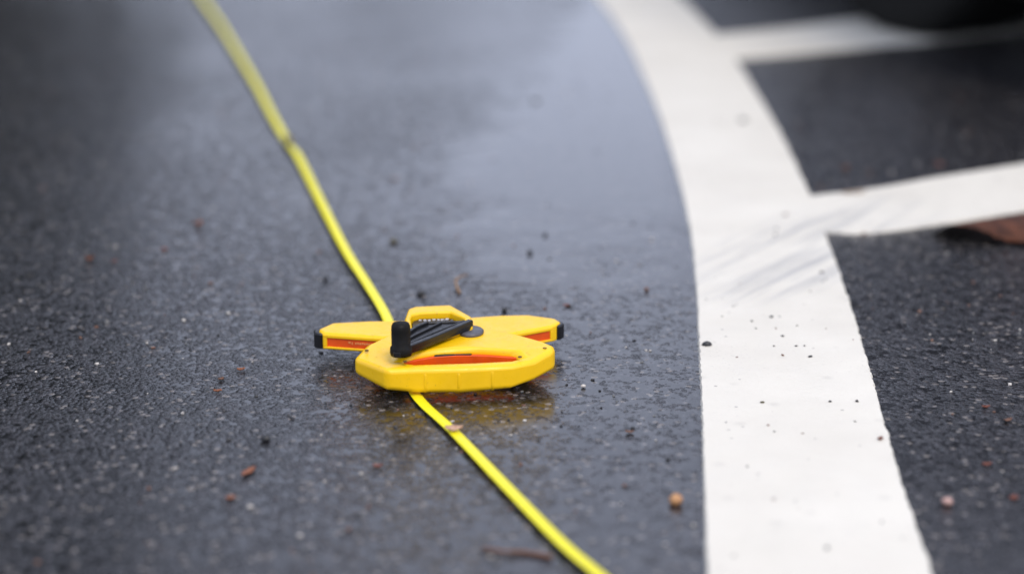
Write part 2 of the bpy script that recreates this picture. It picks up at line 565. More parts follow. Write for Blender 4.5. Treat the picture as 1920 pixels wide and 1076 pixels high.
# side wings: hollow arm with an orange panel sunk in its front face and a black cap
def wing(top, face, panel_uv, cap, print_uv):
    w = link('wing', prism(loc(top), 0.0100, 0.0255), M['yellow'], reel)
    bevel(w, 0.0022, 3)
    (ax, ay), (bx, by) = face
    a, b = Vector((ax, ay, 0)), Vector((bx, by, 0))
    u = (b - a)
    L = u.length
    u.normalize()
    nrm = Vector((u.y, -u.x, 0))
    if nrm.y > 0:
        nrm = -nrm

    def fp(s, z, out):
        q = a + u * (s * L) + nrm * out
        return (q.x - OX, q.y - OY, z)
    # raised yellow rim round the panel
    s0, s1, z0, z1 = panel_uv
    bm = bmesh.new()
    for q0, q1, y0, y1 in ((s0 - 0.06, s1 + 0.02, z1, 0.0240), (s0 - 0.06, s1 + 0.02, 0.0115, z0), (s0 - 0.06, s0, z0, z1)):
        vs = [fp(q0, y0, -0.001), fp(q1, y0, -0.001), fp(q1, y1, -0.001), fp(q0, y1, -0.001),
              fp(q0, y0, 0.0016), fp(q1, y0, 0.0016), fp(q1, y1, 0.0016), fp(q0, y1, 0.0016)]
        V = [bm.verts.new(v) for v in vs]
        for f in ((0, 1, 2, 3), (4, 5, 6, 7), (0, 1, 5, 4), (1, 2, 6, 5), (2, 3, 7, 6), (3, 0, 4, 7)):
            bm.faces.new([V[i] for i in f])
    rim = link('panel_rim', bm, M['yellow'], w)
    bevel(rim, 0.0006, 2)
    bm = bmesh.new()
    V = [bm.verts.new(fp(s, z, o)) for o in (-0.001, 0.0005) for s, z in ((s0, z0), (s1, z0), (s1, z1), (s0, z1))]
    for f in ((0, 1, 2, 3), (4, 5, 6, 7), (0, 1, 5, 4), (1, 2, 6, 5), (2, 3, 7, 6), (3, 0, 4, 7)):
        bm.faces.new([V[i] for i in f])
    link('panel', bm, M['orange'], w, smooth=False)
    if print_uv:
        bm = bmesh.new()
        for s, ln, z, hh in print_uv:
            V = [bm.verts.new(fp(q, zz, 0.0008)) for q, zz in ((s, z - hh), (s + ln, z - hh), (s + ln, z + hh), (s, z + hh))]
            bm.faces.new(V)
        link('panel_print', bm, M['pale_print'], w, smooth=False)
    c = link('end_cap', prism(loc(cap), 0.0105, 0.0240), M['black'], w)
    bevel(c, 0.0018, 3)
    return w


pr = [(0.40, 0.035, 0.0184, 0.0009), (0.45, 0.02, 0.0178, 0.0012)] + [(0.50 + 0.034 * i, 0.026, 0.0179 + 0.0002 * (i % 2), 0.0009) for i in range(8)]
wing([(-0.1655, 1.6300), (-0.1660, 1.6360), (-0.1557, 1.6535), (-0.1245, 1.6590), (-0.0800, 1.6600), (-0.0780, 1.6150), (-0.1092, 1.6133), (-0.1620, 1.6254)],
     ((-0.1625, 1.6255), (-0.1050, 1.6123)), (0.08, 1.0, 0.0135, 0.0212),
     [(-0.1700, 1.6290), (-0.1705, 1.6400), (-0.1640, 1.6500), (-0.1610, 1.6500), (-0.1610, 1.6262), (-0.1650, 1.6250)], pr)
wing([(-0.0400, 1.6690), (-0.0100, 1.6760), (0.0141, 1.6775), (0.0378, 1.6665), (0.0425, 1.6560), (0.0370, 1.6470), (0.0023, 1.6254), (-0.0300, 1.6050), (-0.0600, 1.6200)],
     ((0.0370, 1.6470), (-0.0010, 1.6235)), (0.12, 1.0, 0.0135, 0.0212),
     [(0.0385, 1.6660), (0.0440, 1.6630), (0.0457, 1.6560), (0.0425, 1.6500), (0.0385, 1.6490)], None)

# hub rim (yellow loop at the back), black hub plate and printed name strip
ro = [(-0.0917, 1.6280), (-0.0900, 1.6570), (-0.0840, 1.6640), (-0.0540, 1.6690), (-0.0350, 1.6340), (-0.0330, 1.6080), (-0.0560, 1.5900), (-0.0880, 1.5960)]
ri = [(-0.0868, 1.6300), (-0.0855, 1.6400), (-0.0787, 1.6455), (-0.0535, 1.6480), (-0.0415, 1.6290), (-0.0400, 1.6120), (-0.0570, 1.5980), (-0.0840, 1.6020)]
hoop = link('hub_rim', prism(loc(ro), 0.0240, 0.0372, [loc(ri)]), M['yellow'], reel)
bevel(hoop, 0.0020, 3)
hub = link('hub_plate', prism(loc([(x * 0.97 - 0.0019, y * 0.97 + 0.0486) for x, y in ri]), 0.0242, 0.0318), M['black'], reel)
bevel(hub, 0.0010, 2)
# white lettering on the hub wall, facing the viewer: too small in the photo to read, so only its strokes
bm = bmesh.new()
for i, (sx_, w_, h_) in enumerate([(-0.0790, 0.0030, 0.0021), (-0.0750, 0.0026, 0.0028), (-0.0712, 0.0030, 0.0030), (-0.0672, 0.0028, 0.0031), (-0.0634, 0.0026, 0.0030), (-0.0600, 0.0030, 0.0034), (-0.0560, 0.0036, 0.0038)]):
    y_ = 1.6405 + (sx_ + 0.067) * 0.14
    add_box(bm, lv(sx_, y_ - 0.0006 * (i % 3), 0.0321), (w_ * (0.75 + 0.2 * (i % 2)), h_, 0.0006), rz=0.14 + 0.25 * ((i * 5) % 3 - 1))
link('lettering', bm, M['white_print'], hub, smooth=False)
bm = bmesh.new()
for a_ in range(10):
    t_ = a_ / 10 * math.tau
    add_box(bm, lv(-0.055 + 0.0105 * math.cos(t_), 1.6245 + 0.0115 * math.sin(t_), 0.0326), (0.0030, 0.0018, 0.0016), rz=t_)
link('hub_teeth', bm, M['grey'], hub, smooth=False)

# folding crank
crank = link('crank', prism(loc([(-0.0980, 1.5385), (-0.0960, 1.5310), (-0.0900, 1.5295), (-0.0335, 1.6085), (-0.0330, 1.6185), (-0.0420, 1.6170), (-0.0560, 1.6150), (-0.0770, 1.6120), (-0.0875, 1.5900)]), 0.0335, 0.0382), M['black'], reel)
bevel(crank, 0.0008, 2)


def rib(pts, w, z0, z1):
    a = catmull([(x, y, 0) for x, y in pts], 0.004)
    L, R = [], []
    for i, p in enumerate(a):
        d = (a[min(i + 1, len(a) - 1)] - a[max(i - 1, 0)]).normalized()
        s = Vector((-d.y, d.x, 0)) * (w / 2)
        L.append((p + s).to_2d())
        R.append((p - s).to_2d())
    o = link('crank_rib', prism(loc([tuple(v) for v in L + R[::-1]]), z0, z1), M['black'], crank)
    bevel(o, 0.0009, 3)


rib([(-0.0905, 1.5330), (-0.0700, 1.5600), (-0.0500, 1.5890), (-0.0350, 1.6120)], 0.0052, 0.0360, 0.0412)
rib([(-0.0900, 1.5420), (-0.0720, 1.5690), (-0.0560, 1.5920), (-0.0400, 1.6140)], 0.0022, 0.0360, 0.0402)
rib([(-0.0925, 1.5500), (-0.0870, 1.5760), (-0.0800, 1.5950), (-0.0715, 1.6080)], 0.0034, 0.0360, 0.0408)
rib([(-0.0890, 1.5560), (-0.0800, 1.5740), (-0.0690, 1.5930), (-0.0600, 1.6090)], 0.0024, 0.0360, 0.0402)
rib([(-0.0720, 1.6085), (-0.0600, 1.6110), (-0.0500, 1.6120), (-0.0360, 1.6145)], 0.0030, 0.0360, 0.0395)
prof = [(0, 0.0335), (0.0086, 0.0335), (0.0092, 0.036), (0.0089, 0.0400), (0.0078, 0.0412), (0.0079, 0.0545), (0.0077, 0.0580), (0.0067, 0.0602), (0.0040, 0.0612), (0, 0.0614)]
kb = lathe(prof, 32)
bmesh.ops.translate(kb, verts=kb.verts, vec=lv(-0.0900, 1.5390, 0))
link('crank_knob', kb, M['rubber'], crank)
tb = lathe([(0, 0.0300), (0.0110, 0.0300), (0.0112, 0.0325), (0.0100, 0.0334), (0, 0.0335)], 28)
bmesh.ops.scale(tb, verts=tb.verts, vec=(1.0, 1.25, 1.0))
bmesh.ops.translate(tb, verts=tb.verts, vec=lv(-0.0350, 1.6080, 0))
link('pivot_plate', tb, M['grey'], reel)

for sx_, sy_ in ((-0.1195, 1.5600), (-0.0865, 1.5310), (0.0065, 1.5430), (0.0270, 1.5660)):
    sb = lathe([(0, 0.0300), (0.0017, 0.0300), (0.0017, 0.0308), (0.0010, 0.0309), (0.0009, 0.0303), (0, 0.0303)], 14)
    bmesh.ops.translate(sb, verts=sb.verts, vec=lv(sx_, sy_, 0))
    link('screw', sb, M['screw'], reel)

# ------------------------------------------------------------------ broken piece of bark at the right edge
bm = bmesh.new()
NL, NW = 60, 18
A0, B0 = Vector((0.4570, 2.0110, 0.0215)), Vector((0.5141, 2.0060, 0.0055))
A1, B1 = Vector((0.6350, 2.1080, 0.0235)), Vector((0.6700, 2.0010, 0.0070))
A2, B2 = Vector((0.4480, 2.0560, 0.0006)), Vector((0.5020, 2.0160, 0.0006))
A3, B3 = Vector((0.6250, 2.1180, 0.0006)), Vector((0.6720, 2.0040, 0.0006))
top, bot = [], []
for i in range(NL):
    s = i / (NL - 1)
    tr, br = [], []
    for k in range(NW):
        u = k / (NW - 1)
        n1 = mnoise.noise(Vector((s * 4, u * 9, 1.0)))
        n2 = mnoise.noise(Vector((s * 14, u * 30, 5.0)))
        jag = 0.006 * mnoise.noise(Vector((u * 9, 0, 2.0))) * (1 - s) + 0.004 * n2 * (1 - s)
        edge_ = 0.003 * mnoise.noise(Vector((s * 11, 7, 0))) * (1 if k in (0, NW - 1) else 0)
        p = A0.lerp(B0, u).lerp(A1.lerp(B1, u), s) + Vector((jag, edge_, 0.0022 * n1 + 0.0010 * n2 + 0.004 * math.sin(math.pi * u)))
        q = A2.lerp(B2, u).lerp(A3.lerp(B3, u), s) + Vector((jag, edge_, 0))
        tr.append(bm.verts.new(p))
        br.append(bm.verts.new(q))
    top.append(tr)
    bot.append(br)
for g_ in (top, bot):
    for i in range(NL - 1):
        for k in range(NW - 1):
            bm.faces.new((g_[i][k], g_[i][k + 1], g_[i + 1][k + 1], g_[i + 1][k]))
for i in range(NL - 1):
    for k in (0, NW - 1):
        bm.faces.new((top[i][k], top[i + 1][k], bot[i + 1][k], bot[i][k])).material_index = 1
for k in range(NW - 1):
    for i in (0, NL - 1):
        bm.faces.new((top[i][k], top[i][k + 1], bot[i][k + 1], bot[i][k])).material_index = 1
t = NT('wet_bark')
c = t.mix(t.rng(t.noise(60.0, 5, 0.65), 0.35, 0.65), (0.030, 0.011, 0.007), (0.13, 0.046, 0.024))
c = t.mix(t.rng(t.noise(14.0, 3), 0.45, 0.65), c, (0.055, 0.030, 0.025))
bark_m = t.set(color=c, spec=0.25, rough=0.62, normal=t.bump(t.noise(160.0, 5, 0.7), 0.9, 0.002))
t = NT('dark_bark_sides')
bark_side_m = t.set(color=t.mix(t.noise(90.0, 4), (0.008, 0.006, 0.005), (0.022, 0.014, 0.011)), rough=0.8, normal=t.bump(t.noise(160.0, 5, 0.7), 0.9, 0.002))  # darker colour for the side and end faces
bark = link('bark_piece', bm, bark_m, smooth=False)
bark.data.materials.append(bark_side_m)
tag(bark, 'reddish brown piece of bark with a dark end beside the nearer white side line', 'bark')

# ------------------------------------------------------------------ small litter, each piece a thing of its own
DM = {
    'dark': debris_mat('dark_stone', (0.016, 0.017, 0.018), (0.035, 0.035, 0.037), 0.4),
    'olive': debris_mat('olive_bit', (0.05, 0.045, 0.018), (0.11, 0.09, 0.04)),
    'tan': debris_mat('tan_nut', (0.55, 0.30, 0.13), (0.40, 0.19, 0.08), 0.4),
    'red': debris_mat('red_leaf', (0.20, 0.050, 0.024), (0.13, 0.045, 0.026)),
    'rust': debris_mat('rust_leaf', (0.30, 0.10, 0.035), (0.17, 0.06, 0.03)),
    'brown': debris_mat('brown_leaf', (0.13, 0.06, 0.035), (0.20, 0.10, 0.06)),
    'pink': debris_mat('pink_pebble', (0.55, 0.36, 0.31), (0.42, 0.25, 0.21), 0.35),
    'white': debris_mat('white_grain', (0.62, 0.58, 0.52), (0.45, 0.42, 0.38), 0.4),
    'straw': debris_mat('straw', (0.34, 0.22, 0.10), (0.20, 0.10, 0.05)),
    'grey': debris_mat('grey_bit', (0.13, 0.13, 0.125), (0.20, 0.20, 0.19)),
    'pale': debris_mat('pale_leaf', (0.62, 0.40, 0.27), (0.42, 0.22, 0.13), 0.4),
}


def pebble_bm(r, sq=(1, 1, 0.7), seed=0, sub=2):
    bm = bmesh.new()
    bmesh.ops.create_icosphere(bm, subdivisions=sub, radius=1.0)
    for v in bm.verts:
        k = 1 + 0.22 * mnoise.noise(v.co * 1.3 + Vector((seed * 3.7, 0, 0))) + 0.10 * mnoise.noise(v.co * 3.1 + Vector((0, seed * 2.1, 0)))
        v.co = Vector((v.co.x * sq[0], v.co.y * sq[1], v.co.z * sq[2])) * (k * r)
    lo = min(v.co.z for v in bm.verts)
    for v in bm.verts:
        v.co.z -= lo + 0.06 * r
    return bm


def leaf_bm(L, W, curl, seed):
    bm = bmesh.new()
    n, m = 11, 6
    g0, g1 = [], []
    for i in range(n):
        s = i / (n - 1)
        w = W * (math.sin(math.pi * (0.08 + 0.87 * s)) ** 0.7) * (1 + 0.35 * mnoise.noise(Vector((s * 5, seed, 0))))
        a, b = [], []
        for k in range(m):
            u = k / (m - 1) - 0.5
            z = 0.0008 + curl * (4 * u * u) * 0.6 + curl * (2 * s - 1) ** 2 * 0.7 + 0.0008 * (1 + mnoise.noise(Vector((s * 6, u * 6, seed))))
            x, y = (s - 0.5) * L + 0.0012 * mnoise.noise(Vector((s * 9, u * 9, seed + 4))), u * w
            a.append(bm.verts.new((x, y, z + 0.0005)))
            b.append(bm.verts.new((x, y, z)))
        g0.append(a)
        g1.append(b)
    for g_ in (g0, g1):
        for i in range(n - 1):
            for k in range(m - 1):
                bm.faces.new((g_[i][k], g_[i][k + 1], g_[i + 1][k + 1], g_[i + 1][k]))
    for i in range(n - 1):
        for k in (0, m - 1):
            bm.faces.new((g0[i][k], g0[i + 1][k], g1[i + 1][k], g1[i][k]))
    for k in range(m - 1):
        for i in (0, n - 1):
            bm.faces.new((g0[i][k], g0[i][k + 1], g1[i][k + 1], g1[i][k]))
    return bm


def tube_bm(pts, r0, r1, n=8):
    line = catmull(pts, 0.004)
    bm = bmesh.new()
    rings = []
    for i, p in enumerate(line):
        d = (line[min(i + 1, len(line) - 1)] - line[max(i - 1, 0)]).normalized()
        s = d.cross(Vector((0.12, 0.2, 1))).normalized()
        t_ = s.cross(d)
        r = r0 + (r1 - r0) * i / (len(line) - 1)
        r *= 1 + 0.2 * mnoise.noise(p * 300)
        rings.append([bm.verts.new(p + s * (r * math.cos(a)) + t_ * (r * math.sin(a))) for a in [math.tau * k / n for k in range(n)]])
    for a, b in zip(rings, rings[1:]):
        for k in range(n):
            bm.faces.new((a[k], a[(k + 1) % n], b[(k + 1) % n], b[k]))
    bm.faces.new(rings[0])
    bm.faces.new(rings[-1])
    return bm


ZP = 0.0031   # top of the painted lines
_seed = [1]


def pebble(name, x, y, r, mat, label, cat='pebble', z=0.0, sq=(1, 0.8, 0.7), rz=None, group=None):
    _seed[0] += 1
    o = link(name, pebble_bm(r, sq, _seed[0]), DM[mat])
    o.location = (x, y, z)
    o.rotation_euler = (0, 0, rnd.uniform(0, 6.28) if rz is None else rz)
    return tag(o, label, cat, group)


def leaf(name, x, y, L, W, mat, label, cat='leaf bit', z=0.0, rz=0.0, curl=0.0012, group=None):
    _seed[0] += 1
    o = link(name, leaf_bm(L * 0.82, W * 0.8, curl, _seed[0] * 1.37), DM[mat])
    o.location = (x, y, z - 0.0009)
    o.rotation_euler = (0, 0, rz)
    return tag(o, label, cat, group)


G_LINE = 'dark specks of grit on the curved white line'
G_LEAF = 'leaf fragments on the wet asphalt'
G_STONE = 'small loose stones on the wet asphalt'
pebble('pebble', 0.1703, 1.6584, 0.0042, 'dark', 'black pebble on the left edge of the curved white line', z=0.0020, sq=(1.0, 0.75, 0.62), rz=0.2)
pebble('nut', 0.1152, 1.3040, 0.0049, 'tan', 'round tan nut standing alone on the asphalt left of the white line', 'nut', sq=(1, 1, 0.85))
tw = link('twig', tube_bm([(-0.0500, 1.8290, 0.0012), (-0.0530, 1.8420, 0.0030), (-0.0545, 1.8570, 0.0060), (-0.0500, 1.8730, 0.0048), (-0.0445, 1.8900, 0.0020)], 0.0014, 0.0008), DM['straw'])
tag(tw, 'thin curled straw coloured twig behind the tape reel', 'twig')
tw = link('twig', tube_bm([(-0.0200, 1.2240, 0.0016), (-0.0070, 1.2175, 0.0019), (0.0080, 1.2165, 0.0016), (0.0260, 1.2090, 0.0016)], 0.0010, 0.0016), DM['brown'])
tag(tw, 'blurred brown twig lying flat left of the tape in front', 'twig')
leaf('dry_leaf', -0.0445, 1.4400, 0.0165, 0.011, 'pale', 'pale crumpled dry leaf lying across the yellow tape in front of the reel', 'leaf', z=0.0050, rz=0.10, curl=0.0018)
pebble('stone_chip', -0.0866, 1.826, 0.0040, 'dark', 'flat dark stone chip just behind the reel beside the tape', 'stone', sq=(1.2, 0.8, 0.55), rz=0.1, group=G_STONE)
pebble('stone_chip', 0.0181, 1.9761, 0.0034, 'dark', 'larger of two dark stones in the damp sheen behind the reel', 'stone', group=G_STONE)
pebble('stone_chip', 0.0352, 2.0500, 0.0026, 'dark', 'smaller and farther of two dark stones in the damp sheen', 'stone', group=G_STONE)
pebble('stone_chip', -0.1829, 1.8762, 0.0029, 'dark', 'dark stone chip left of the tape and above the left wing', 'stone', group=G_STONE)
pebble('stone_chip', -0.0069, 1.7713, 0.0029, 'dark', 'tiny dark stone behind the right wing of the reel', 'stone', group=G_STONE)
pebble('stone_chip', 0.1294, 1.8406, 0.0026, 'brown', 'tiny brown stone alone between the reel and the white line', 'stone', group=G_STONE)
pebble('stone_chip', 0.0344, 2.8115, 0.0060, 'grey', 'far blurred grey stone in the bright sheen', 'stone', sq=(1, 1, 0.35), group=G_STONE)
pebble('seed', -0.1883, 1.4289, 0.0034, 'dark', 'black seed with a red tip left in front of the reel', 'seed', sq=(1.3, 0.8, 0.75), rz=-0.4)
pebble('moss_bit', -0.1242, 2.0190, 0.0040, 'olive', 'olive brown crumb of moss right of the tape', 'moss')
pebble('white_grain', 0.0589, 1.5539, 0.0022, 'white', 'single white grain right of the reel handle', 'grain')
pebble('pink_pebble', 0.3059, 1.3020, 0.0042, 'pink', 'pale pink pebble on dark asphalt right of the white line', 'pebble')
leaf('leaf_fragment', 0.0510, 1.7869, 0.0075, 0.005, 'red', 'small red leaf fragment behind the tip of the right wing', group=G_LEAF)
leaf('leaf_fragment', -0.1927, 1.3630, 0.022, 0.0075, 'rust', 'longest rust coloured leaf fragment in the left foreground', rz=1.15, group=G_LEAF)
leaf('leaf_fragment', -0.1990, 1.3119, 0.0085, 0.006, 'rust', 'small rust fragment nearest the bottom left of the tape', rz=0.7, group=G_LEAF)
leaf('leaf_fragment', -0.0991, 1.3741, 0.0090, 0.0055, 'red', 'dark red leaf fragment left of the dry leaf on the tape', rz=0.1, group=G_LEAF)
leaf('leaf_fragment', -0.2291, 1.5982, 0.0075, 0.0055, 'rust', 'rust leaf fragment left of the handle, farthest of three close together', rz=0.3, group=G_LEAF)
leaf('leaf_fragment', -0.2423, 1.5730, 0.0065, 0.0055, 'brown', 'brown leaf fragment left of the handle, middle of three close together', rz=0.9, group=G_LEAF)
leaf('leaf_fragment', -0.2412, 1.5432, 0.0080, 0.0050, 'rust', 'rust leaf fragment left of the handle, nearest of three close together', rz=0.2, group=G_LEAF)
leaf('leaf_fragment', -0.3398, 2.0911, 0.0110, 0.009, 'rust', 'orange leaf fragment farthest of those left of the tape', rz=0.6, curl=0.004, group=G_LEAF)
leaf('leaf_fragment', -0.3597, 1.9888, 0.0090, 0.008, 'red', 'reddish blurred leaf fragment second farthest left of the tape', rz=1.3, group=G_LEAF)
leaf('leaf_fragment', -0.4284, 1.9472, 0.0085, 0.008, 'rust', 'leftmost orange leaf fragment on the dim asphalt', rz=0.4, curl=0.004, group=G_LEAF)
leaf('leaf_fragment', -0.4022, 1.9431, 0.0070, 0.006, 'red', 'tiny reddish leaf fragment beside the leftmost orange one', rz=0.9, group=G_LEAF)
leaf('leaf_fragment', -0.1396, 2.3112, 0.0110, 0.0065, 'brown', 'blurred brown leaf fragment far behind the reel, right of the tape', rz=0.1, group=G_LEAF)
leaf('leaf_fragment', 0.0906, 1.4465, 0.0080, 0.005, 'brown', 'faint brown leaf fragment right of the yellow reflection', rz=0.0, group=G_LEAF)
leaf('leaf_fragment', 0.3509, 1.3773, 0.0085, 0.005, 'red', 'dark red leaf fragment above the pink pebble', rz=0.2, group=G_LEAF)
leaf('leaf_fragment', 0.3791, 1.5041, 0.0075, 0.005, 'red', 'red leaf fragment farthest at the right edge below the bark', rz=0.1, group=G_LEAF)
leaf('leaf_fragment', 0.3895, 1.4729, 0.0090, 0.005, 'brown', 'brown leaf fragment at the right edge close to a red one', rz=0.5, group=G_LEAF)
leaf('leaf_fragment', 0.3548, 1.3119, 0.0090, 0.007, 'red', 'dark red leaf fragment right of the pink pebble', rz=0.8, group=G_LEAF)
leaf('leaf_fragment', 0.4049, 2.3629, 0.0130, 0.010, 'brown', 'brown leaf fragment between the two white side lines, beside a smaller one', rz=0.6, curl=0.004, group=G_LEAF)
leaf('leaf_fragment', 0.4311, 2.3454, 0.0080, 0.007, 'brown', 'smaller brown leaf fragment between the two white side lines', rz=1.2, group=G_LEAF)
leaf('leaf_fragment', 0.5244, 2.3925, 0.0150, 0.012, 'red', 'reddish leaf fragment touching the nearer side line far right', rz=0.2, group=G_LEAF)
leaf('leaf_fragment', 0.3931, 2.2350, 0.0320, 0.0080, 'straw', 'long straw brown leaf shred on the far edge of the nearer side line', z=0.002, rz=0.15, group=G_LEAF)
leaf('leaf_fragment', 0.3003, 2.1242, 0.0060, 0.005, 'brown', 'brown crumb on the curved line at the side line junction', z=ZP, rz=0.4, group=G_LEAF)
leaf('leaf_fragment', 0.2802, 1.4231, 0.0055, 0.0045, 'red', 'single red crumb near the right edge of the curved white line', z=ZP, rz=0.7, group=G_LEAF)
pebble('grey_crumb', 0.3125, 2.650, 0.0060, 'grey', 'blurred grey crumb high on the curved white line', 'crumb', z=ZP, sq=(1, 1, 0.4))
for (x, y, r) in ((0.3057, 1.8935, 0.0030), (0.3065, 1.8700, 0.0016), (0.2400, 1.6846, 0.0021), (0.2561, 1.6256, 0.0028), (0.2007, 1.508, 0.0026), (0.2554, 1.5105, 0.0021),
                  (0.2555, 1.6569, 0.0016), (0.2480, 1.6560, 0.0018), (0.2370, 1.7080, 0.0014), (0.2287, 1.6560, 0.0016), (0.2180, 1.7300, 0.0017), (0.2190, 1.7080, 0.0015),
                  (0.2450, 1.7440, 0.0014), (0.2570, 1.7160, 0.0016), (0.2850, 1.8270, 0.0017), (0.1925, 1.745, 0.0013), (0.1830, 1.80, 0.0014), (0.2060, 1.7770, 0.0016),
                  (0.1930, 1.625, 0.0014), (0.3010, 1.675, 0.0012), (0.2820, 1.707, 0.0013)):
    big_ = {0.3057: 'oval dark crumb near the right edge of the line below the side line', 0.2561: 'black chip in the middle of the curved white line level with the reel',
            0.2007: 'dark chip left of centre on the curved line, nearer than the black pebble', 0.2554: 'dark chip right of centre on the curved line, lowest of the scattered specks'}
    pebble('grit_speck', x, y, r * 0.6, rnd.choice(('dark', 'dark', 'brown', 'olive')), big_.get(x, 'tiny dark speck of grit on the sharp part of the curved white line'),
           'grit', z=ZP, sq=(1.25, 0.9, 0.55), group=G_LINE)

# uncountable fine grit, one object
bm = bmesh.new()
for i in range(900):
    y = 1.15 + 2.3 * rnd.random() ** 1.3
    x = rnd.uniform(-0.27, 0.27) * y
    r = rnd.choice((0.0006, 0.0008, 0.001, 0.0013, 0.0017))
    e = (x - 0.11 - 0.058 * (y - 1)) / 0.15
    if -0.1 < e < 1.2 and rnd.random() < 0.75:
        continue
    z = ZP if 0.05 < e < 0.98 else 0.0
    m = Matrix.Translation((x, y, z + r * 0.35)) @ Matrix.Rotation(rnd.uniform(0, 6.28), 4, 'Z') @ Matrix.Diagonal((r * rnd.uniform(0.8, 1.9), r, r * 0.7, 1))
    res = bmesh.ops.create_icosphere(bm, subdivisions=1, radius=1.0, matrix=m)
    for v in res['verts']:
        v.co += Vector((rnd.uniform(-1, 1), rnd.uniform(-1, 1), rnd.uniform(-1, 1))) * (r * 0.25)
    mi = rnd.choices((0, 1, 2, 3), (6, 2, 2, 2))[0]
    for f in {f for v in res['verts'] for f in v.link_faces}:
        f.material_index = mi
grit = link('grit', bm, DM['dark'], smooth=False)
for k in ('grey', 'white', 'brown'):
    grit.data.materials.append(DM[k])
tag(grit, 'fine grit scattered over the wet asphalt', 'grit', kind='stuff')

# ------------------------------------------------------------------ parked dark car, only its steered tyre in frame
t = NT('black_car_paint')
paint_car = t.set(color=t.mix(t.noise(30.0, 3), (0.010, 0.010, 0.012), (0.016, 0.016, 0.018)), rough=0.25, coat=0.6, coatr=0.06)
t = NT('dark_glass')
glass_car = t.set(color=t.mix(t.noise(8.0, 2), (0.010, 0.012, 0.014), (0.016, 0.018, 0.020)), rough=0.06)
t = NT('tyre_rubber')
tyre_m = t.set(color=t.mix(t.noise(80.0, 4), (0.005, 0.005, 0.005), (0.010, 0.010, 0.009)), rough=0.85, spec=0.25, normal=t.bump(t.noise(250.0, 3), 0.5, 0.001))
t = NT('alloy_rim')
rim_m = t.set(color=t.mix(t.noise(60.0, 3), (0.30, 0.30, 0.31), (0.22, 0.22, 0.23)), rough=0.35, metal=0.9)
t = NT('lamp_lens')
lens_m = t.set(color=t.mix(t.noise(90.0, 2), (0.55, 0.56, 0.58), (0.40, 0.41, 0.43)), rough=0.12)

CAR_RZ = math.radians(-88)            # nose towards the photographer
fwd = Vector((math.cos(CAR_RZ), math.sin(CAR_RZ), 0))
lft = Vector((-fwd.y, fwd.x, 0))
WX, WY, RT = 1.28, 0.745, 0.312
# the steered wheel's contact patch (wheel centre) on the ground
wheel_c = Vector((0.65 + 0.892 * 0.1, 3.43 + 0.452 * 0.1, 0))
car_o = wheel_c - fwd * WX + lft * WY      # right-hand front wheel of the car: local (WX, -WY)
car = empty('parked_car', (car_o.x, car_o.y, 0), CAR_RZ)
tag(car, 'black parked car with its front tyre at the end of the farther side line', 'car')


def arch(x):
    z = 0.12
    for cx in (WX, -WX):
        d = abs(x - cx)
        if d < 0.37:
            z = max(z, RT + math.sqrt(max(0, 0.37 ** 2 - d * d)) - 0.0)
    return z


def prof_top(x):
    pts = [(-2.02, 0.80), (-1.95, 1.02), (-1.75, 1.24), (-1.2, 1.42), (-0.4, 1.47), (0.25, 1.40), (0.75, 1.12), (1.02, 0.99), (1.5, 0.93), (1.85, 0.82), (2.02, 0.62)]
    for (a, za), (b, zb) in zip(pts, pts[1:]):
        if x <= b:
            f = (x - a) / (b - a)
            return za + (zb - za) * f
    return pts[-1][1]


def car_section(x):
    e = max(0.0, (abs(x) - 1.5) / 0.52)
    w = 0.86 * (1 - 0.22 * e ** 2)
    zl, zt = arch(x), prof_top(x)
    zb = min(0.93, zt - 0.03)
    zl = min(zl, zb - 0.08)
    wt = w * (1 - 0.42 * max(0.0, zt - zb))
    return [(0.0, zl), (w * 0.9, zl), (w * 0.985, zl + 0.03), (w, (zl + zb) / 2), (w * 0.965, zb), (wt * 0.93, zb + (zt - zb) * 0.86), (wt * 0.78, zt - 0.006), (0.0, zt)]


xs = [-2.02 + 4.04 * i / 96 for i in range(97)]
bm = bmesh.new()
rings = []
for x in xs:
    h = car_section(x)
    ring = [(x, -y, z) for y, z in h] + [(x, y, z) for y, z in h[-2:0:-1]]
    rings.append([bm.verts.new(v) for v in ring])
for a, b in zip(rings, rings[1:]):
    for k in range(len(a)):
        j = (k + 1) % len(a)
        bm.faces.new((a[k], a[j], b[j], b[k]))
bm.faces.new(rings[0])
bm.faces.new(rings[-1])
body = link('body', bm, paint_car, car)
# side glass, windscreen and rear window set just proud of the shell
for s in (-1, 1):
    for x0, x1 in ((-1.45, -0.62), (-0.52, 0.42)):
        bm = bmesh.new()
        g0 = []
        for i in range(9):
            x = x0 + (x1 - x0) * i / 8
            h = car_section(x)
            (yb, zb), (yt, zt_) = h[4], h[5]
            g0.append([bm.verts.new((x, s * (yb + (yt - yb) * f + 0.004), zb + (zt_ - zb) * f)) for f in (0.10, 0.5, 0.94)])
        for a, b in zip(g0, g0[1:]):
            for k in range(2):
                bm.faces.new((a[k], a[k + 1], b[k + 1], b[k]))
        link('side_window', bm, glass_car, car)
for nm, x0, x1 in (('windscreen', 0.30, 0.72), ('rear_window', -1.92, -1.62)):
    bm = bmesh.new()
    g0 = []
    for i in range(7):
        x = x0 + (x1 - x0) * i / 6
        h = car_section(x)
        y6, z6 = h[6]
        g0.append([bm.verts.new((x, y6 * f, z6 + 0.011)) for f in (-0.95, -0.5, 0, 0.5, 0.95)])
    for a, b in zip(g0, g0[1:]):
        for k in range(4):
            bm.faces.new((a[k], a[k + 1], b[k + 1], b[k]))
    link(nm, bm, glass_car, car)
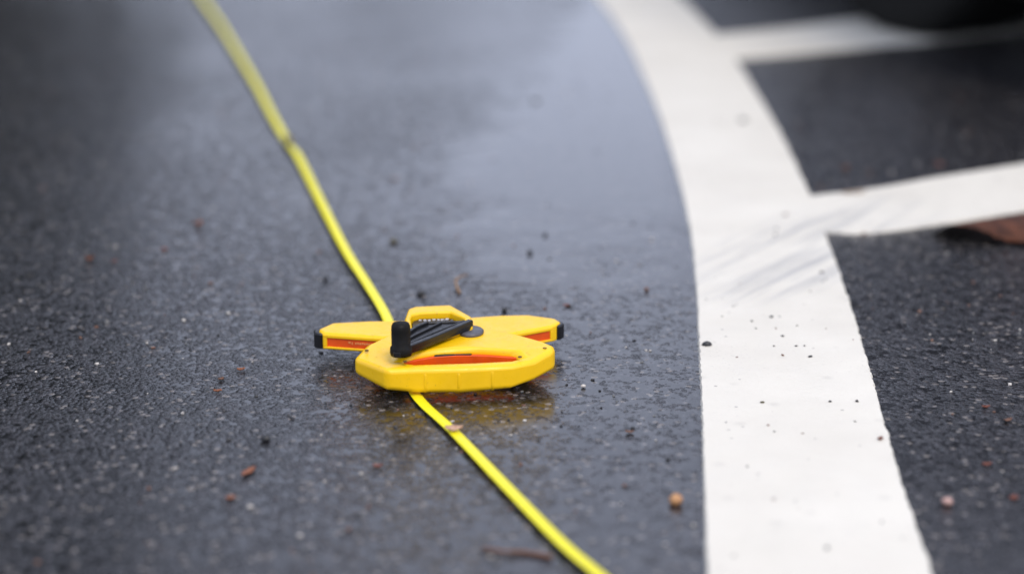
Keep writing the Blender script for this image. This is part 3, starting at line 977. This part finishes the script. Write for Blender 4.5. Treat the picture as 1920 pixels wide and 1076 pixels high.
for s in (-1, 1):
    bm = bmesh.new()
    add_box(bm, (1.90, s * 0.56, 0.68), (0.16, 0.26, 0.11), rz=-s * 0.5)
    o = link('headlight', bm, lens_m, car)
    bevel(o, 0.03, 3)
    bm = bmesh.new()
    add_box(bm, (0.62, s * 0.94, 0.96), (0.12, 0.18, 0.12))
    o = link('wing_mirror', bm, paint_car, car)
    bevel(o, 0.035, 3)
bm = bmesh.new()
for k in range(4):
    add_box(bm, (2.005, 0, 0.34 + 0.045 * k), (0.03, 0.72, 0.018))
link('grille', bm, M['rubber'], car)


def wheel(x, y, steer):
    sgn = 1 if y > 0 else -1
    half = 0.1
    prof = [(0.215, -half * 0.9), (0.262, -half), (0.292, -half), (0.306, -half * 0.86), (RT, -half * 0.7), (RT, half * 0.7), (0.306, half * 0.86), (0.292, half), (0.262, half), (0.215, half * 0.9)]
    bm = lathe(prof + [prof[0]], 64, axis='Y')
    ty = link('wheel', bm, tyre_m, car)
    ty.location = (x, y, RT)
    ty.rotation_euler = (0, 0, steer)
    bm = bmesh.new()
    for k in range(40):                    # shoulder tread blocks
        a = math.tau * k / 40
        for q in (-0.055, 0.0, 0.055):
            rot = Matrix.Rotation(-a, 3, 'Y') @ Matrix.Rotation(0.25 if q else 0, 3, 'X')
            add_box(bm, (Matrix.Rotation(-a, 3, 'Y') @ Vector((RT - 0.001, q, 0))), (0.006, 0.040, 0.032), rot=rot)
    link('tread', bm, tyre_m, ty, smooth=False)
    bm = lathe([(0.205, sgn * half * 0.85), (0.218, sgn * half * 0.95), (0.205, sgn * half * 0.6), (0.05, sgn * half * 0.45), (0, sgn * half * 0.45)], 40, axis='Y')
    for k in range(5):
        a = math.tau * k / 5
        add_box(bm, Matrix.Rotation(-a, 3, 'Y') @ Vector((0.11, sgn * half * 0.7, 0)), (0.20, 0.03, 0.055), rot=Matrix.Rotation(-a, 3, 'Y'))
    link('rim', bm, rim_m, ty, smooth=False)


STEER = math.atan2(-0.892, 0.452) - CAR_RZ
for x in (WX, -WX):
    for y in (-WY, WY):
        wheel(x, y, STEER if x > 0 else 0.0)


# ------------------------------------------------------------------ dark evergreens left of the road, seen only as their reflection
t = NT('evergreen_foliage')
fol_m = t.set(color=t.mix(t.noise(1.5, 4), (0.016, 0.030, 0.014), (0.035, 0.055, 0.024)), rough=0.6)
t = NT('tree_bark')
trunk_m = t.set(color=t.mix(t.noise(12.0, 4), (0.06, 0.045, 0.035), (0.11, 0.085, 0.065)), rough=0.85)


def tree(x, y, h, rad, label):
    root = empty('evergreen_tree', (x, y, 0))
    tag(root, label, 'tree', 'evergreen trees beside the road')
    bm = lathe([(0, -0.1), (0.24, -0.1), (0.17, 0.6), (0.12, h * 0.5), (0.03, h * 0.95), (0, h * 0.96)], 10)
    link('trunk', bm, trunk_m, root)
    bm = bmesh.new()
    for i in range(3600):
        f = rnd.random() ** 0.8
        z = 0.35 + f * (h - 0.35)
        r = rad * min(1.0, 1.35 * (1 - f) ** 0.6) * (0.75 + 0.35 * mnoise.noise(Vector((f * 9, x, y)))) * math.sqrt(rnd.random())
        a = rnd.uniform(0, math.tau)
        c = Vector((r * math.cos(a), r * math.sin(a), z))
        s = rnd.uniform(0.14, 0.34)
        R = Matrix.Rotation(rnd.uniform(0, 6.28), 3, 'Z') @ Matrix.Rotation(rnd.uniform(-0.9, 0.9), 3, 'X') @ Matrix.Rotation(rnd.uniform(-0.9, 0.9), 3, 'Y')
        vs = [bm.verts.new(c + R @ Vector(p)) for p in ((-s, 0, 0), (0, -s * 0.55, 0.05), (s, 0, -0.06), (0, s * 0.55, 0.05))]
        bm.faces.new(vs)
    link('crown', bm, fol_m, root, smooth=False)


tree(-2.35, 7.2, 7.5, 1.1, 'slim dark evergreen nearest the road on the left')
tree(-3.9, 7.7, 8.5, 1.6, 'broad dark evergreen, middle one left of the road')
tree(-6.2, 8.2, 8.0, 1.9, 'broad dark evergreen farthest left of the road')

# ------------------------------------------------------------------ unseen far wood, added to darken the sky reflection along the road
bm = bmesh.new()
for i in range(9000):
    x = rnd.uniform(-70, 70)
    y = 62 + rnd.uniform(-5, 8)
    top_ = 5.4 + 2.0 * mnoise.noise(Vector((x * 0.09, 1, 0))) + 1.2 * mnoise.noise(Vector((x * 0.4, 5, 0)))
    z = top_ * rnd.random() ** 0.8
    sz = rnd.uniform(0.5, 1.2)
    R = Matrix.Rotation(rnd.uniform(0, 6.28), 3, 'Z') @ Matrix.Rotation(rnd.uniform(-1, 1), 3, 'X') @ Matrix.Rotation(rnd.uniform(-1, 1), 3, 'Y')
    bm.faces.new([bm.verts.new(Vector((x, y, z)) + R @ Vector(p)) for p in ((-sz, 0, 0), (0, -sz * 0.6, 0.1), (sz, 0, -0.1), (0, sz * 0.6, 0.1))])
wood = link('added_far_woods', bm, fol_m, smooth=False)
tag(wood, 'unseen far-off wood added to darken the reflection in the wet road', 'wood', kind='stuff')
